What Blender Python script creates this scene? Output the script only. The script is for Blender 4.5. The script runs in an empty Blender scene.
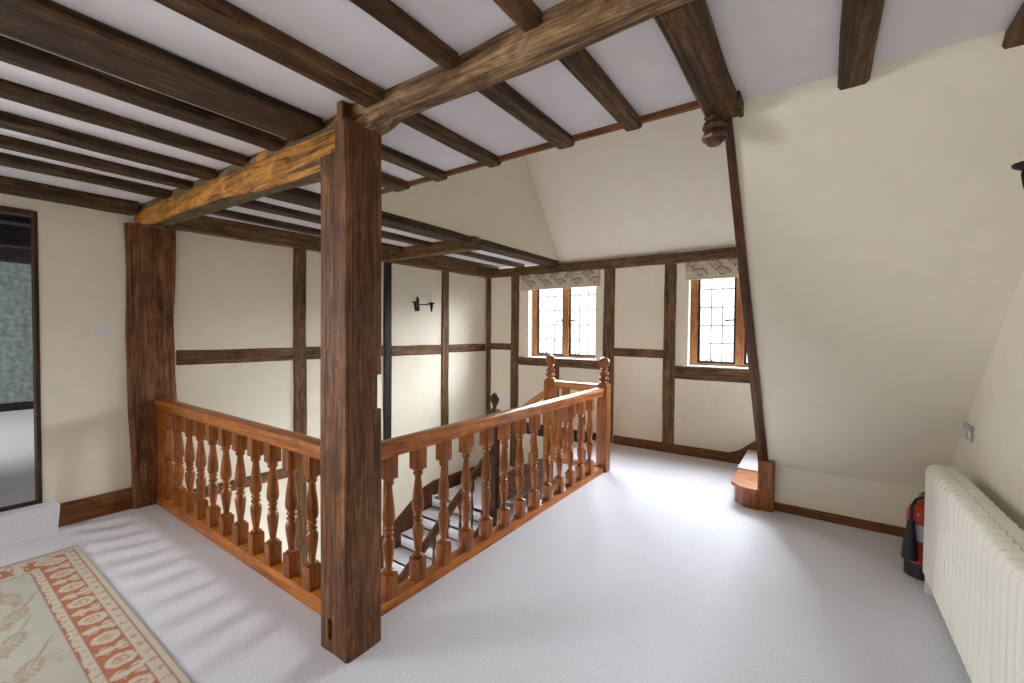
import bpy, bmesh, math, random
from mathutils import Vector, Matrix, noise as mnoise

# ------------------------------------------------------------------ camera, world, exposure
C = bpy.context.scene.collection
SC = bpy.context.scene
CAM_H = 1.5
F_PX, YAW, PITCH, ROLL = 433.97, math.radians(35.13), math.radians(1.327), math.radians(0.4635)
cam = bpy.data.cameras.new('camera')
cam.sensor_width = 36.0
cam.lens = F_PX / 1024 * 36.0
cam.clip_start = 0.05
cam_ob = bpy.data.objects.new('camera', cam)
C.objects.link(cam_ob)
fw = Vector((-math.sin(YAW) * math.cos(PITCH), math.cos(YAW) * math.cos(PITCH), -math.sin(PITCH)))
rt = Vector((math.cos(YAW), math.sin(YAW), 0))
up = rt.cross(fw)
r2 = math.cos(ROLL) * rt + math.sin(ROLL) * up
u2 = -math.sin(ROLL) * rt + math.cos(ROLL) * up
M = Matrix((r2, u2, -fw)).transposed().to_4x4()
M.translation = (0, 0, CAM_H)
cam_ob.matrix_world = M
SC.camera = cam_ob

world = bpy.data.worlds.new('overcast_sky')
SC.world = world
world.use_nodes = True
bg = world.node_tree.nodes['Background']
bg.inputs[0].default_value = (0.90, 0.95, 1.0, 1)
bg.inputs[1].default_value = 1.8

SC.view_settings.view_transform = 'Standard'
SC.view_settings.look = 'None'
SC.view_settings.gamma = 1.0
SC.view_settings.use_curve_mapping = False
SC.view_settings.exposure = 0.28
SC.cycles.max_bounces = 14
SC.cycles.diffuse_bounces = 8
SC.cycles.transparent_max_bounces = 12
SC.cycles.use_denoising = True
SC.cycles.sample_clamp_indirect = 8.0
SC.cycles.caustics_reflective = False
SC.cycles.caustics_refractive = False


def daylight(name, loc, target, w, h, watts, col=(1.0, 0.985, 0.96)):
    """area lamp for bright sky outside a window; also the added shaft fill"""
    l = bpy.data.lights.new(name, 'AREA')
    l.shape = 'RECTANGLE'
    l.size, l.size_y = w, h
    l.energy = watts
    l.color = col
    o = bpy.data.objects.new(name, l)
    C.objects.link(o)
    o.location = loc
    o.rotation_euler = (Vector(target) - Vector(loc)).to_track_quat('-Z', 'Y').to_euler()


daylight('sky_behind_window_wall', (-1.9, 8.25, 4.35), (-1.9, 5.7, 1.75), 14.0, 5.2, 15000, (0.88, 0.945, 1.0))
daylight('sky_behind_camera', (-5.0, -1.95, 1.75), (0.5, -1.0, 1.1), 1.5, 1.2, 175, (0.94, 0.965, 1.0))
daylight('sky_of_next_room', (-7.2, -3.4, 1.7), (-7.5, 0, 0.8), 1.4, 1.0, 200)
daylight('shaft_fill_light', (-3.2, 1.0, -1.6), (-3.4, 5.0, -0.9), 2.2, 1.0, 30)  # added lamp under the landing, brightens the stair shaft from below

random.seed(4)


# ------------------------------------------------------------------ materials
def new_mat(name):
    m = bpy.data.materials.new(name)
    m.use_nodes = True
    nt = m.node_tree
    return m, nt, nt.nodes['Principled BSDF']


def N(nt, typ, **kw):
    n = nt.nodes.new(typ)
    for k, v in kw.items():
        setattr(n, k, v)
    return n


def ramp(nt, stops):
    r = N(nt, 'ShaderNodeValToRGB')
    el = r.color_ramp.elements
    while len(el) < len(stops):
        el.new(0.5)
    for e, (p, c) in zip(el, stops):
        e.position = p
        e.color = (*c, 1)
    return r


def srgb(r, g, b):
    f = lambda c: (c / 255 / 12.92) if c / 255 <= 0.04045 else ((c / 255 + 0.055) / 1.055) ** 2.4
    return (f(r), f(g), f(b))


def wood(name, dark, mid, light, axis='X', rough=0.55, bump=0.25, scale=1.0, knots=0.5, coat=0.0, cracks=0.0):
    """grain stretched along one local axis, hewn mottling, dark shakes"""
    m, nt, b = new_mat(name)
    tc = N(nt, 'ShaderNodeTexCoord')
    oi = N(nt, 'ShaderNodeObjectInfo')
    mul = N(nt, 'ShaderNodeMath', operation='MULTIPLY')
    mul.inputs[1].default_value = 37.0
    nt.links.new(oi.outputs['Random'], mul.inputs[0])
    add = N(nt, 'ShaderNodeVectorMath', operation='ADD')
    nt.links.new(tc.outputs['Object'], add.inputs[0])
    nt.links.new(mul.outputs[0], add.inputs[1])

    def stretched(across, along, detail, distort, roughness=0.65):
        mp = N(nt, 'ShaderNodeMapping')
        sc = [across * scale] * 3
        sc['XYZ'.index(axis)] = along * scale
        mp.inputs['Scale'].default_value = sc
        nt.links.new(add.outputs[0], mp.inputs[0])
        n = N(nt, 'ShaderNodeTexNoise')
        n.inputs['Scale'].default_value = 1.0
        n.inputs['Detail'].default_value = detail
        n.inputs['Roughness'].default_value = roughness
        n.inputs['Distortion'].default_value = distort
        nt.links.new(mp.outputs[0], n.inputs['Vector'])
        return n

    def ma(op, x, y):
        n = N(nt, 'ShaderNodeMath', operation=op)
        for i, v in enumerate((x, y)):
            if isinstance(v, (int, float)):
                n.inputs[i].default_value = v
            else:
                nt.links.new(v, n.inputs[i])
        return n.outputs[0]

    fine = stretched(48, 2.6, 5, 0.8)
    mott = stretched(9, 4.0, 6, 1.2, 0.7)
    v = ma('ADD', ma('MULTIPLY', fine.outputs['Fac'], 0.62), ma('MULTIPLY', mott.outputs['Fac'], 0.38 + knots * 0.3))
    v = ma('SUBTRACT', v, knots * 0.15)
    r = ramp(nt, [(0.34, dark), (0.5, mid), (0.66, light)])
    nt.links.new(v, r.inputs[0])
    col = r.outputs[0]
    hgt = v
    if cracks:
        ck = stretched(15, 0.55, 4, 0.5, 0.55)
        d = ma('ABSOLUTE', ma('SUBTRACT', ck.outputs['Fac'], 0.5), 0.0)
        cr = ramp(nt, [(0.004, (1 - cracks,) * 3), (0.03, (1, 1, 1))])
        nt.links.new(d, cr.inputs[0])
        mx = N(nt, 'ShaderNodeMix', data_type='RGBA', blend_type='MULTIPLY')
        mx.inputs[0].default_value = 1
        nt.links.new(col, mx.inputs[6])
        nt.links.new(cr.outputs[0], mx.inputs[7])
        col = mx.outputs[2]
        hgt = ma('ADD', v, ma('MULTIPLY', cr.outputs[0], 0.5))
    nt.links.new(col, b.inputs['Base Color'])
    b.inputs['Roughness'].default_value = rough
    b.inputs['Specular IOR Level'].default_value = 0.25
    if coat:
        b.inputs['Coat Weight'].default_value = coat
        b.inputs['Coat Roughness'].default_value = 0.22
    bp = N(nt, 'ShaderNodeBump')
    bp.inputs['Strength'].default_value = bump
    bp.inputs['Distance'].default_value = 0.012
    nt.links.new(hgt, bp.inputs['Height'])
    nt.links.new(bp.outputs[0], b.inputs['Normal'])
    return m


def plain(name, col, rough=0.7, metal=0.0, nscale=0, nbump=0.0, var=0.0, spec=0.4, coat=0.0):
    m, nt, b = new_mat(name)
    b.inputs['Base Color'].default_value = (*col, 1)
    b.inputs['Roughness'].default_value = rough
    b.inputs['Metallic'].default_value = metal
    b.inputs['Specular IOR Level'].default_value = spec
    b.inputs['Coat Weight'].default_value = coat
    if nscale:
        tc = N(nt, 'ShaderNodeTexCoord')
        n = N(nt, 'ShaderNodeTexNoise')
        n.inputs['Scale'].default_value = nscale
        n.inputs['Detail'].default_value = 4
        nt.links.new(tc.outputs['Object'], n.inputs['Vector'])
        if nbump:
            bp = N(nt, 'ShaderNodeBump')
            bp.inputs['Strength'].default_value = nbump
            bp.inputs['Distance'].default_value = 0.01
            nt.links.new(n.outputs['Fac'], bp.inputs['Height'])
            nt.links.new(bp.outputs[0], b.inputs['Normal'])
        if var:
            lo = tuple(c * (1 - var) for c in col)
            hi = tuple(min(1, c * (1 + var)) for c in col)
            r = ramp(nt, [(0.3, lo), (0.7, hi)])
            nt.links.new(n.outputs['Fac'], r.inputs[0])
            nt.links.new(r.outputs[0], b.inputs['Base Color'])
    return m


def painted(name, rough=0.9, weave=260, amount=0.12):
    """fabric whose pattern comes from the 'pattern' colour attribute, with a woven texture on top"""
    m, nt, b = new_mat(name)
    at = N(nt, 'ShaderNodeAttribute', attribute_name='pattern')
    tc = N(nt, 'ShaderNodeTexCoord')
    n = N(nt, 'ShaderNodeTexNoise')
    n.inputs['Scale'].default_value = weave
    n.inputs['Detail'].default_value = 2
    nt.links.new(tc.outputs['Object'], n.inputs['Vector'])
    r = ramp(nt, [(0.3, (1 - amount,) * 3), (0.7, (1, 1, 1))])
    nt.links.new(n.outputs['Fac'], r.inputs[0])
    mix = N(nt, 'ShaderNodeMix', data_type='RGBA', blend_type='MULTIPLY')
    mix.inputs[0].default_value = 1
    nt.links.new(at.outputs['Color'], mix.inputs[6])
    nt.links.new(r.outputs[0], mix.inputs[7])
    nt.links.new(mix.outputs[2], b.inputs['Base Color'])
    b.inputs['Roughness'].default_value = rough
    b.inputs['Specular IOR Level'].default_value = 0.1
    bp = N(nt, 'ShaderNodeBump')
    bp.inputs['Strength'].default_value = 0.3
    bp.inputs['Distance'].default_value = 0.004
    nt.links.new(n.outputs['Fac'], bp.inputs['Height'])
    nt.links.new(bp.outputs[0], b.inputs['Normal'])
    return m


def carpet_mat(name, lo, hi):
    m, nt, b = new_mat(name)
    tc = N(nt, 'ShaderNodeTexCoord')
    n = N(nt, 'ShaderNodeTexNoise')
    n.inputs['Scale'].default_value = 110
    n.inputs['Detail'].default_value = 5
    n.inputs['Roughness'].default_value = 0.75
    nt.links.new(tc.outputs['Object'], n.inputs['Vector'])
    r = ramp(nt, [(0.32, lo), (0.68, hi)])
    nt.links.new(n.outputs['Fac'], r.inputs[0])
    nt.links.new(r.outputs[0], b.inputs['Base Color'])
    b.inputs['Roughness'].default_value = 0.95
    b.inputs['Specular IOR Level'].default_value = 0.08
    b.inputs['Sheen Weight'].default_value = 0.25
    bp = N(nt, 'ShaderNodeBump')
    bp.inputs['Strength'].default_value = 0.5
    bp.inputs['Distance'].default_value = 0.006
    nt.links.new(n.outputs['Fac'], bp.inputs['Height'])
    nt.links.new(bp.outputs[0], b.inputs['Normal'])
    return m


def glass_mat():
    m = bpy.data.materials.new('window_glass')
    m.use_nodes = True
    nt = m.node_tree
    nt.nodes.clear()
    out = N(nt, 'ShaderNodeOutputMaterial')
    tr = N(nt, 'ShaderNodeBsdfTransparent')
    gl = N(nt, 'ShaderNodeBsdfGlossy')
    gl.inputs['Roughness'].default_value = 0.03
    lw_ = N(nt, 'ShaderNodeLayerWeight')
    lw_.inputs[0].default_value = 0.5
    pw = N(nt, 'ShaderNodeMath', operation='POWER')
    pw.inputs[1].default_value = 4.0
    nt.links.new(lw_.outputs['Facing'], pw.inputs[0])
    fr = N(nt, 'ShaderNodeMath', operation='MULTIPLY_ADD')
    fr.inputs[1].default_value = 0.6
    fr.inputs[2].default_value = 0.03
    nt.links.new(pw.outputs[0], fr.inputs[0])
    mx = N(nt, 'ShaderNodeMixShader')
    nt.links.new(fr.outputs[0], mx.inputs[0])
    nt.links.new(tr.outputs[0], mx.inputs[1])
    nt.links.new(gl.outputs[0], mx.inputs[2])
    nt.links.new(mx.outputs[0], out.inputs[0])
    return m


WALL = plain('cream_plaster', (0.77, 0.72, 0.61), 0.92, nscale=9, nbump=0.06, var=0.02, spec=0.15)
WHITE = plain('white_plaster', (0.71, 0.695, 0.735), 0.92, nscale=9, nbump=0.06, var=0.02, spec=0.15)
PALE = plain('pale_slope_plaster', (0.76, 0.715, 0.65), 0.92, nscale=9, nbump=0.06, var=0.02, spec=0.15)
CARPET = carpet_mat('lavender_grey_carpet', (0.57, 0.57, 0.63), (0.765, 0.765, 0.825))
OAK_JOIST = wood('old_dark_oak', (0.0200, 0.0088, 0.0036), (0.0775, 0.0350, 0.0132), (0.2063, 0.1063, 0.0444), bump=0.7, rough=0.6, cracks=0.6)
OAK_JOIST_LEFT = wood('old_brown_black_oak', (0.0168, 0.0084, 0.0039), (0.0528, 0.0252, 0.0110), (0.1440, 0.0792, 0.0341), bump=0.7, rough=0.6, cracks=0.6)
OAK_BEAM = wood('weathered_pale_oak', (0.0585, 0.0286, 0.0117), (0.2275, 0.1274, 0.0585), (0.5200, 0.3510, 0.1950), bump=0.9, knots=0.9, rough=0.7, cracks=0.6)
OAK_ORANGE = wood('orange_hewn_oak', (0.0810, 0.0336, 0.0096), (0.3915, 0.1610, 0.0216), (0.6345, 0.3220, 0.0660), bump=0.7, knots=0.7, rough=0.6, cracks=0.5)
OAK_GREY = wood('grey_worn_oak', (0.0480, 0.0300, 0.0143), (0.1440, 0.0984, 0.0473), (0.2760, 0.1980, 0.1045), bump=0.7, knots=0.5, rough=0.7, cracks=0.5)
OAK_POST = wood('red_brown_oak_post', (0.0384, 0.0144, 0.0064), (0.1504, 0.0592, 0.0224), (0.3200, 0.1440, 0.0608), bump=0.6, scale=0.8, cracks=0.6)
OAK_WALL = wood('brown_wall_timber', (0.0364, 0.0175, 0.0069), (0.1274, 0.0650, 0.0276), (0.2600, 0.1500, 0.0713), bump=0.5, rough=0.6, cracks=0.5)
OAK_JOIST_Z = wood('old_dark_oak_upright', (0.016, 0.007, 0.004), (0.045, 0.02, 0.009), (0.10, 0.05, 0.024), axis='Z', bump=0.4)
OAK_BLACK = wood('black_oak', (0.008, 0.006, 0.006), (0.022, 0.016, 0.016), (0.05, 0.04, 0.04), bump=0.3)
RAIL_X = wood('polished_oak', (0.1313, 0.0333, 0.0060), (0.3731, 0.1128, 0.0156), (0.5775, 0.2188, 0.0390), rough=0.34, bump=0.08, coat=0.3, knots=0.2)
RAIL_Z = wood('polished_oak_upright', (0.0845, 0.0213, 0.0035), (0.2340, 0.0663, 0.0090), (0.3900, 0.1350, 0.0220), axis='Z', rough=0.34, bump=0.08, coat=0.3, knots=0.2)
DARK_X = wood('dark_stair_oak', (0.025, 0.008, 0.003), (0.075, 0.024, 0.007), (0.14, 0.05, 0.016), rough=0.4, bump=0.08, coat=0.2)
DARK_Z = wood('dark_stair_oak_upright', (0.02, 0.008, 0.004), (0.05, 0.018, 0.007), (0.10, 0.04, 0.014), axis='Z', rough=0.4, bump=0.08, coat=0.2)
SKIRT = wood('skirting_oak', (0.0483, 0.0143, 0.0040), (0.1437, 0.0484, 0.0120), (0.2415, 0.0968, 0.0280), rough=0.45, bump=0.1)
CASE = wood('window_oak', (0.16, 0.058, 0.016), (0.33, 0.135, 0.045), (0.46, 0.22, 0.085), axis='Z', rough=0.5, bump=0.1)
CASE_X = wood('window_oak_rail', (0.16, 0.058, 0.016), (0.33, 0.135, 0.045), (0.46, 0.22, 0.085), rough=0.5, bump=0.1)
IRON = plain('black_iron', (0.012, 0.011, 0.011), 0.5, 0.6, nscale=40, nbump=0.1)
LEAD = plain('lead_came', (0.06, 0.06, 0.065), 0.6, 0.5, nscale=30, nbump=0.05)
GLASS = glass_mat()
RAD = plain('radiator_enamel', (0.80, 0.79, 0.71), 0.35, nscale=6, var=0.01, spec=0.5)
RED = plain('red_enamel', (0.50, 0.035, 0.014), 0.3, nscale=6, var=0.02, coat=0.4)
BLACKP = plain('black_plastic', (0.016, 0.018, 0.025), 0.45, nscale=40, nbump=0.03)
LABELM = plain('pale_paper_label', (0.62, 0.58, 0.66), 0.6, nscale=20, var=0.03)
BRASS = plain('dull_brass', (0.42, 0.30, 0.12), 0.4, 0.9, nscale=20, var=0.05)
PLATE = plain('white_switch_plastic', (0.72, 0.70, 0.74), 0.4, nscale=10, var=0.01)
STEEL = plain('brushed_steel_plate', (0.50, 0.49, 0.47), 0.4, 0.6, nscale=30, var=0.05)
CANDLE = plain('ivory_candle_tube', (0.75, 0.70, 0.58), 0.5, nscale=20, var=0.02)
BULB = plain('clear_candle_bulb', (0.8, 0.8, 0.78), 0.15, nscale=20, var=0.01)
RUG = painted('rug_wool', 0.95, 300, 0.16)
LINEN = painted('blind_linen', 0.9, 420, 0.10)
GREEN = plain('green_floral_wallpaper', (0.24, 0.29, 0.28), 0.9, nscale=14, var=0.35, spec=0.1)
PAPER = plain('grey_plaster', (0.55, 0.54, 0.52), 0.9, nscale=9, nbump=0.05)

# ------------------------------------------------------------------ mesh helpers
W = {}


def mk(name, verts, faces, mat, parent=None, mw=None, smooth=False):
    me = bpy.data.meshes.new(name)
    me.from_pydata([tuple(v) for v in verts], [], faces)
    me.update()
    bm = bmesh.new()
    bm.from_mesh(me)
    bmesh.ops.recalc_face_normals(bm, faces=bm.faces)
    bm.to_mesh(me)
    bm.free()
    if smooth:
        me.polygons.foreach_set('use_smooth', [True] * len(me.polygons))
        try:
            me.set_sharp_from_angle(angle=math.radians(38))
        except Exception:
            pass
    me.materials.append(mat)
    o = bpy.data.objects.new(name, me)
    C.objects.link(o)
    mw = mw or Matrix()
    W[o] = mw
    if parent is not None:
        o.parent = parent
        o.matrix_basis = W[parent].inverted() @ mw
    else:
        o.matrix_basis = mw
    return o


def empty(name, loc):
    o = bpy.data.objects.new(name, None)
    o.empty_display_size = 0.1
    C.objects.link(o)
    o.location = loc
    W[o] = Matrix.Translation(loc)
    return o


def tag(o, label, cat, group=None):
    o['label'] = label
    o['category'] = cat
    o['kind'] = 'thing'
    if group:
        o['group'] = group
    return o


def struct(o, label=None, cat=None):
    o['kind'] = 'structure'
    if label:
        o['label'] = label
    if cat:
        o['category'] = cat
    return o


class MB:
    """collects shapes (world coordinates) into one mesh"""

    def __init__(s):
        s.v, s.f = [], []

    def add(s, vs, fs):
        k = len(s.v)
        s.v += [Vector(v) for v in vs]
        s.f += [tuple(i + k for i in f) for f in fs]
        return s

    def box(s, x0, x1, y0, y1, z0, z1, bev=0.0):
        if bev <= 0:
            vs = [(x, y, z) for x in (x0, x1) for y in (y0, y1) for z in (z0, z1)]
            return s.add(vs, [(0, 1, 3, 2), (4, 6, 7, 5), (0, 4, 5, 1), (2, 3, 7, 6), (0, 2, 6, 4), (1, 5, 7, 3)])
        bm = bmesh.new()
        bmesh.ops.create_cube(bm, size=1)
        for v in bm.verts:
            v.co = Vector(((x0 + x1) / 2 + v.co.x * (x1 - x0), (y0 + y1) / 2 + v.co.y * (y1 - y0), (z0 + z1) / 2 + v.co.z * (z1 - z0)))
        bmesh.ops.bevel(bm, geom=bm.edges[:], offset=bev, segments=2, affect='EDGES', profile=0.6)
        bm.verts.index_update()
        s.add([v.co.copy() for v in bm.verts], [tuple(v.index for v in f.verts) for f in bm.faces])
        bm.free()
        return s

    def loft(s, rings, cap=True, close=True):
        n = len(rings[0])
        vs = [p for r in rings for p in r]
        fs = []
        for i in range(len(rings) - 1):
            for j in range(n if close else n - 1):
                a, b = i * n + j, i * n + (j + 1) % n
                fs.append((a, b, b + n, a + n))
        if cap:
            fs.append(tuple(range(n))[::-1])
            fs.append(tuple((len(rings) - 1) * n + j for j in range(n)))
        return s.add(vs, fs)

    def lathe(s, prof, origin=(0, 0, 0), axis=(0, 0, 1), seg=16, lobes=0, depth=0.0):
        """prof: (radius, height)"""
        q = Vector((0, 0, 1)).rotation_difference(Vector(axis).normalized())
        O = Vector(origin)
        k = lambda j, h: 1 + depth * math.cos(2 * math.pi * j / seg * lobes + h * 14) if lobes else 1
        rings = [[O + q @ Vector((r * k(j, h) * math.cos(2 * math.pi * j / seg), r * k(j, h) * math.sin(2 * math.pi * j / seg), h)) for j in range(seg)] for r, h in prof]
        return s.loft(rings)

    def tube(s, pts, r, seg=10, closed=False):
        pts = [Vector(p) for p in pts]
        rings = []
        prev = None
        for i, p in enumerate(pts):
            a = pts[max(i - 1, 0)]
            b = pts[min(i + 1, len(pts) - 1)]
            t = (b - a).normalized()
            if prev is None:
                u = t.orthogonal().normalized()
            else:
                u = (prev - t * prev.dot(t)).normalized()
            prev = u
            w = t.cross(u)
            rr = r[i] if isinstance(r, (list, tuple)) else r
            rings.append([p + rr * (math.cos(2 * math.pi * j / seg) * u + math.sin(2 * math.pi * j / seg) * w) for j in range(seg)])
        return s.loft(rings)

    def prism(s, poly, z0, z1):
        return s.loft([[Vector((x, y, z0)) for x, y in poly], [Vector((x, y, z1)) for x, y in poly]])

    def build(s, name, mat, parent=None, origin=None, smooth=False):
        o = Vector(origin) if origin is not None else None
        if o is None:
            lo = [min(v[i] for v in s.v) for i in range(3)]
            hi = [max(v[i] for v in s.v) for i in range(3)]
            o = Vector(((lo[0] + hi[0]) / 2, (lo[1] + hi[1]) / 2, lo[2]))
        return mk(name, [v - o for v in s.v], s.f, mat, parent, Matrix.Translation(o), smooth)


def frame_of(p0, p1, upv=(0, 0, 1)):
    p0, p1 = Vector(p0), Vector(p1)
    x = (p1 - p0).normalized()
    u = Vector(upv)
    if abs(x.dot(u)) > 0.99:
        u = Vector((0, 1, 0))
    y = u.cross(x).normalized()
    z = x.cross(y)
    m = Matrix((x, y, z)).transposed().to_4x4()
    m.translation = p0
    return m, (p1 - p0).length


def timber(name, p0, p1, w, h, mat, parent=None, upv=(0, 0, 1), j=0.006, bev=0.012, step=0.12, stations=None, seed=None):
    """hewn timber from p0 to p1 (centre line); w across, h along up; local X is the grain.
    stations: optional function t -> (dy, dz, kw, kh)"""
    m, L = frame_of(p0, p1, upv)
    rnd = Vector((random.random() * 50, random.random() * 50, random.random() * 50))
    n = max(2, int(L / step) + 1)
    rings = []
    for i in range(n + 1):
        t = i / n
        dy, dz, kw, kh = stations(t) if stations else (0, 0, 1, 1)
        a, b = w / 2 * kw, h / 2 * kh
        e = min(bev, a * 0.6, b * 0.6)
        cs = [(-a, -b + e), (-a + e, -b), (-a * 0.3, -b), (a * 0.3, -b), (a - e, -b), (a, -b + e), (a, -b * 0.2), (a, b * 0.3),
              (a, b - e), (a - e, b), (a * 0.3, b), (-a * 0.3, b), (-a + e, b), (-a, b - e), (-a, b * 0.3), (-a, -b * 0.2)]
        ring = []
        for (y, z) in cs:
            q = Vector((t * L * 2.6, y * 9, z * 9)) + rnd
            d1 = mnoise.noise(q) * j
            d2 = mnoise.noise(q + Vector((9, 31, 7))) * j
            low = mnoise.noise(Vector((t * L * 1.1, 3.3, 0)) + rnd) * j * 0.8
            ring.append((t * L, y + dy + d1 + low, z + dz + d2 + low * 0.5))
        rings.append(ring)
    mb = MB()
    mb.loft(rings)
    return mk(name, mb.v, mb.f, mat, parent, m, smooth=True)


def extrude(name, prof, p0, p1, mat, parent=None, upv=(0, 0, 1), smooth=True):
    """prof: closed list of (across, up) in local YZ, swept along local X"""
    m, L = frame_of(p0, p1, upv)
    mb = MB()
    mb.loft([[(0, y, z) for y, z in prof], [(L, y, z) for y, z in prof]])
    return mk(name, mb.v, mb.f, mat, parent, m, smooth)


def dup(root, loc, label=None, group=None):
    r = root.copy()
    C.objects.link(r)
    r.location = loc
    W[r] = Matrix.Translation(loc)
    if label:
        r['label'] = label
    if group:
        r['group'] = group
    for ch in list(root.children):
        c = ch.copy()
        C.objects.link(c)
        c.parent = r
        W[c] = W[r] @ c.matrix_basis
        for g in ch.children:
            d = g.copy()
            C.objects.link(d)
            d.parent = c
            W[d] = W[c] @ d.matrix_basis
    return r


# ------------------------------------------------------------------ room measurements (metres)
ZC = 2.52          # flat ceiling
XL, XR = -4.66, 0.74
YN = -2.8          # wall behind the camera
YB = 5.57          # window wall
YT = 2.04          # edge of the flat ceiling over the stairwell
XLOFT = -3.08      # edge of the low loft ceiling
SA, SB = Vector((-4.67, 1.40, 0)), Vector((-4.43, 5.57, 0))      # stairwell wall runs slightly out of square


def swall(y, off=0.0):
    t = (y - SA.y) / (SB.y - SA.y)
    return SA.x + t * (SB.x - SA.x) + off


# ------------------------------------------------------------------ structure
fl = MB()
fl.box(XL - 0.1, XR + 0.2, YN - 0.1, 1.33, -0.22, 0.0)
fl.box(-1.89, 2.4, 1.33, YB + 0.3, -0.22, 0.0)
fl.box(-2.54, -1.89, 4.38, YB + 0.3, -0.22, 0.0)
struct(fl.build('floor', CARPET, origin=(0, 0, 0)))

ce = MB()
ce.box(XL - 0.1, XR + 0.2, YN - 0.1, 1.36, ZC, ZC + 0.12)
ce.box(XLOFT, -0.36, 1.36, YT, ZC, ZC + 0.12)
ce.box(-0.36, XR + 0.2, 1.36, 2.155, ZC, ZC + 0.12)
ce.box(XL - 0.3, XLOFT - 0.05, 1.36, YB + 0.2, ZC, ZC + 0.12)
ce.box(XLOFT - 0.05, XLOFT, 1.36, 1.92, ZC, ZC + 0.12)
struct(ce.build('ceiling', WHITE, origin=(0, 0, ZC)))

# left wall with the doorway
lw = MB()
lw.box(XL - 0.1, XL, YN, -2.6, -0.2, ZC)
lw.box(XL - 0.1, XL, -2.6, -1.3, -0.2, 0.95)      # window opening behind the camera
lw.box(XL - 0.1, XL, -2.6, -1.3, 2.1, ZC)
lw.box(XL - 0.1, XL, -1.3, -0.42, -0.2, ZC)
lw.box(XL - 0.1, XL, -0.42, 0.60, 2.33, ZC)
lw.box(XL - 0.1, XL, 0.60, 1.42, -0.2, ZC)
lw.box(XL - 0.1, XL, -0.42, 0.60, -0.2, 0.205)
struct(lw.build('wall_left', WALL, origin=(XL, 0, 0)))
# stairwell wall
sw = MB()
sw.prism([(SA.x, SA.y), (SB.x, SB.y + 0.1), (SB.x - 0.25, SB.y + 0.1), (SA.x - 0.2, SA.y)], -2.75, ZC)
struct(sw.build('wall_stairwell', WALL, origin=(SA.x, SA.y, 0)))
# window wall with two openings
W1 = (-3.61, -2.51, 1.115, 2.37)
W2 = (-1.29, -0.19, 1.10, 2.37)
bw = MB()
y0, y1 = YB, YB + 0.24
bw.box(-4.7, W1[0], y0, y1, -2.75, 2.50)
bw.box(W1[1], W2[0], y0, y1, -2.75, 2.50)
bw.box(W2[1], 2.4, y0, y1, -2.75, 2.50)
for w in (W1, W2):
    bw.box(w[0], w[1], y0, y1, -2.75, w[2])
    bw.box(w[0], w[1], y0, y1, w[3], 2.50)
struct(bw.build('wall_back', WALL, origin=(0, YB, 0)))
# sloped roof plane above the window wall, gable over the loft edge, and the closed top of the void
TOPZ = 4.7
rs = (TOPZ - 2.47) / 1.72
ys = (5.60, 2.47)
yt = (5.60 - (TOPZ - 2.47) / rs, TOPZ)
sl = MB()
sl.loft([[(-3.3, ys[0], ys[1]), (-3.3, yt[0], yt[1]), (-3.3, yt[0] + 0.12, yt[1] + 0.08), (-3.3, ys[0] + 0.12, ys[1] + 0.03)],
         [(2.4, ys[0], ys[1]), (2.4, yt[0], yt[1]), (2.4, yt[0] + 0.12, yt[1] + 0.08), (2.4, ys[0] + 0.12, ys[1] + 0.03)]])
struct(sl.build('wall_roof_slope', PALE, origin=(0, 5.6, 2.47)))
gb = MB()
gb.box(XLOFT - 0.1, XLOFT, 1.9, 5.7, ZC, TOPZ)
struct(gb.build('wall_gable', WALL, origin=(XLOFT, 1.9, ZC)))
tv = MB()
tv.box(XLOFT, 2.4, 1.92, YT, ZC + 0.12, TOPZ)
tv.box(XLOFT - 0.1, 2.4, 1.92, 4.2, TOPZ, TOPZ + 0.1)
struct(tv.build('wall_attic', WALL, origin=(0, 1.92, ZC)))
# sloped wall on the right and its knee wall
KY, KZ = 4.29, 0.378
TY = 2.15
rw = MB()
nrm = Vector((0, KZ - ZC, TY - KY)).normalized()
nv = Vector((0, ZC - KZ, KY - TY)).normalized() * 0.09
a, b = Vector((0, KY, KZ)), Vector((0, TY, ZC))
rings = []
for x in (-0.345, 2.4):
    rings.append([Vector((x, p.y, p.z)) for p in (a, b, b + nv, a + nv)])
rw.loft(rings)
struct(rw.build('wall_slope', WALL, origin=(0, KY, KZ)))
kw_ = MB()
kw_.box(-0.30, 2.4, KY, KY + 0.09, 0, KZ + 0.05)
struct(kw_.build('wall_knee', WALL, origin=(0, KY, 0)))
wr = MB()
wr.box(XR, XR + 0.12, YN, KY, -0.1, ZC)
struct(wr.build('wall_right', WALL, origin=(XR, 0, 0)))
we = MB()
we.box(2.4, 2.5, 1.9, YB + 0.2, -0.1, TOPZ)
we.box(XR + 0.12, 2.5, 1.9, 2.0, 0, TOPZ)
struct(we.build('wall_stair_end', WALL, origin=(2.4, 4, 0)))
# wall behind the camera, with a wide window
rb_ = MB()
rb_.box(XL - 0.1, XR + 0.1, YN - 0.12, YN, 0, ZC)
struct(rb_.build('wall_front', WALL, origin=(0, YN, 0)))
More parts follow.
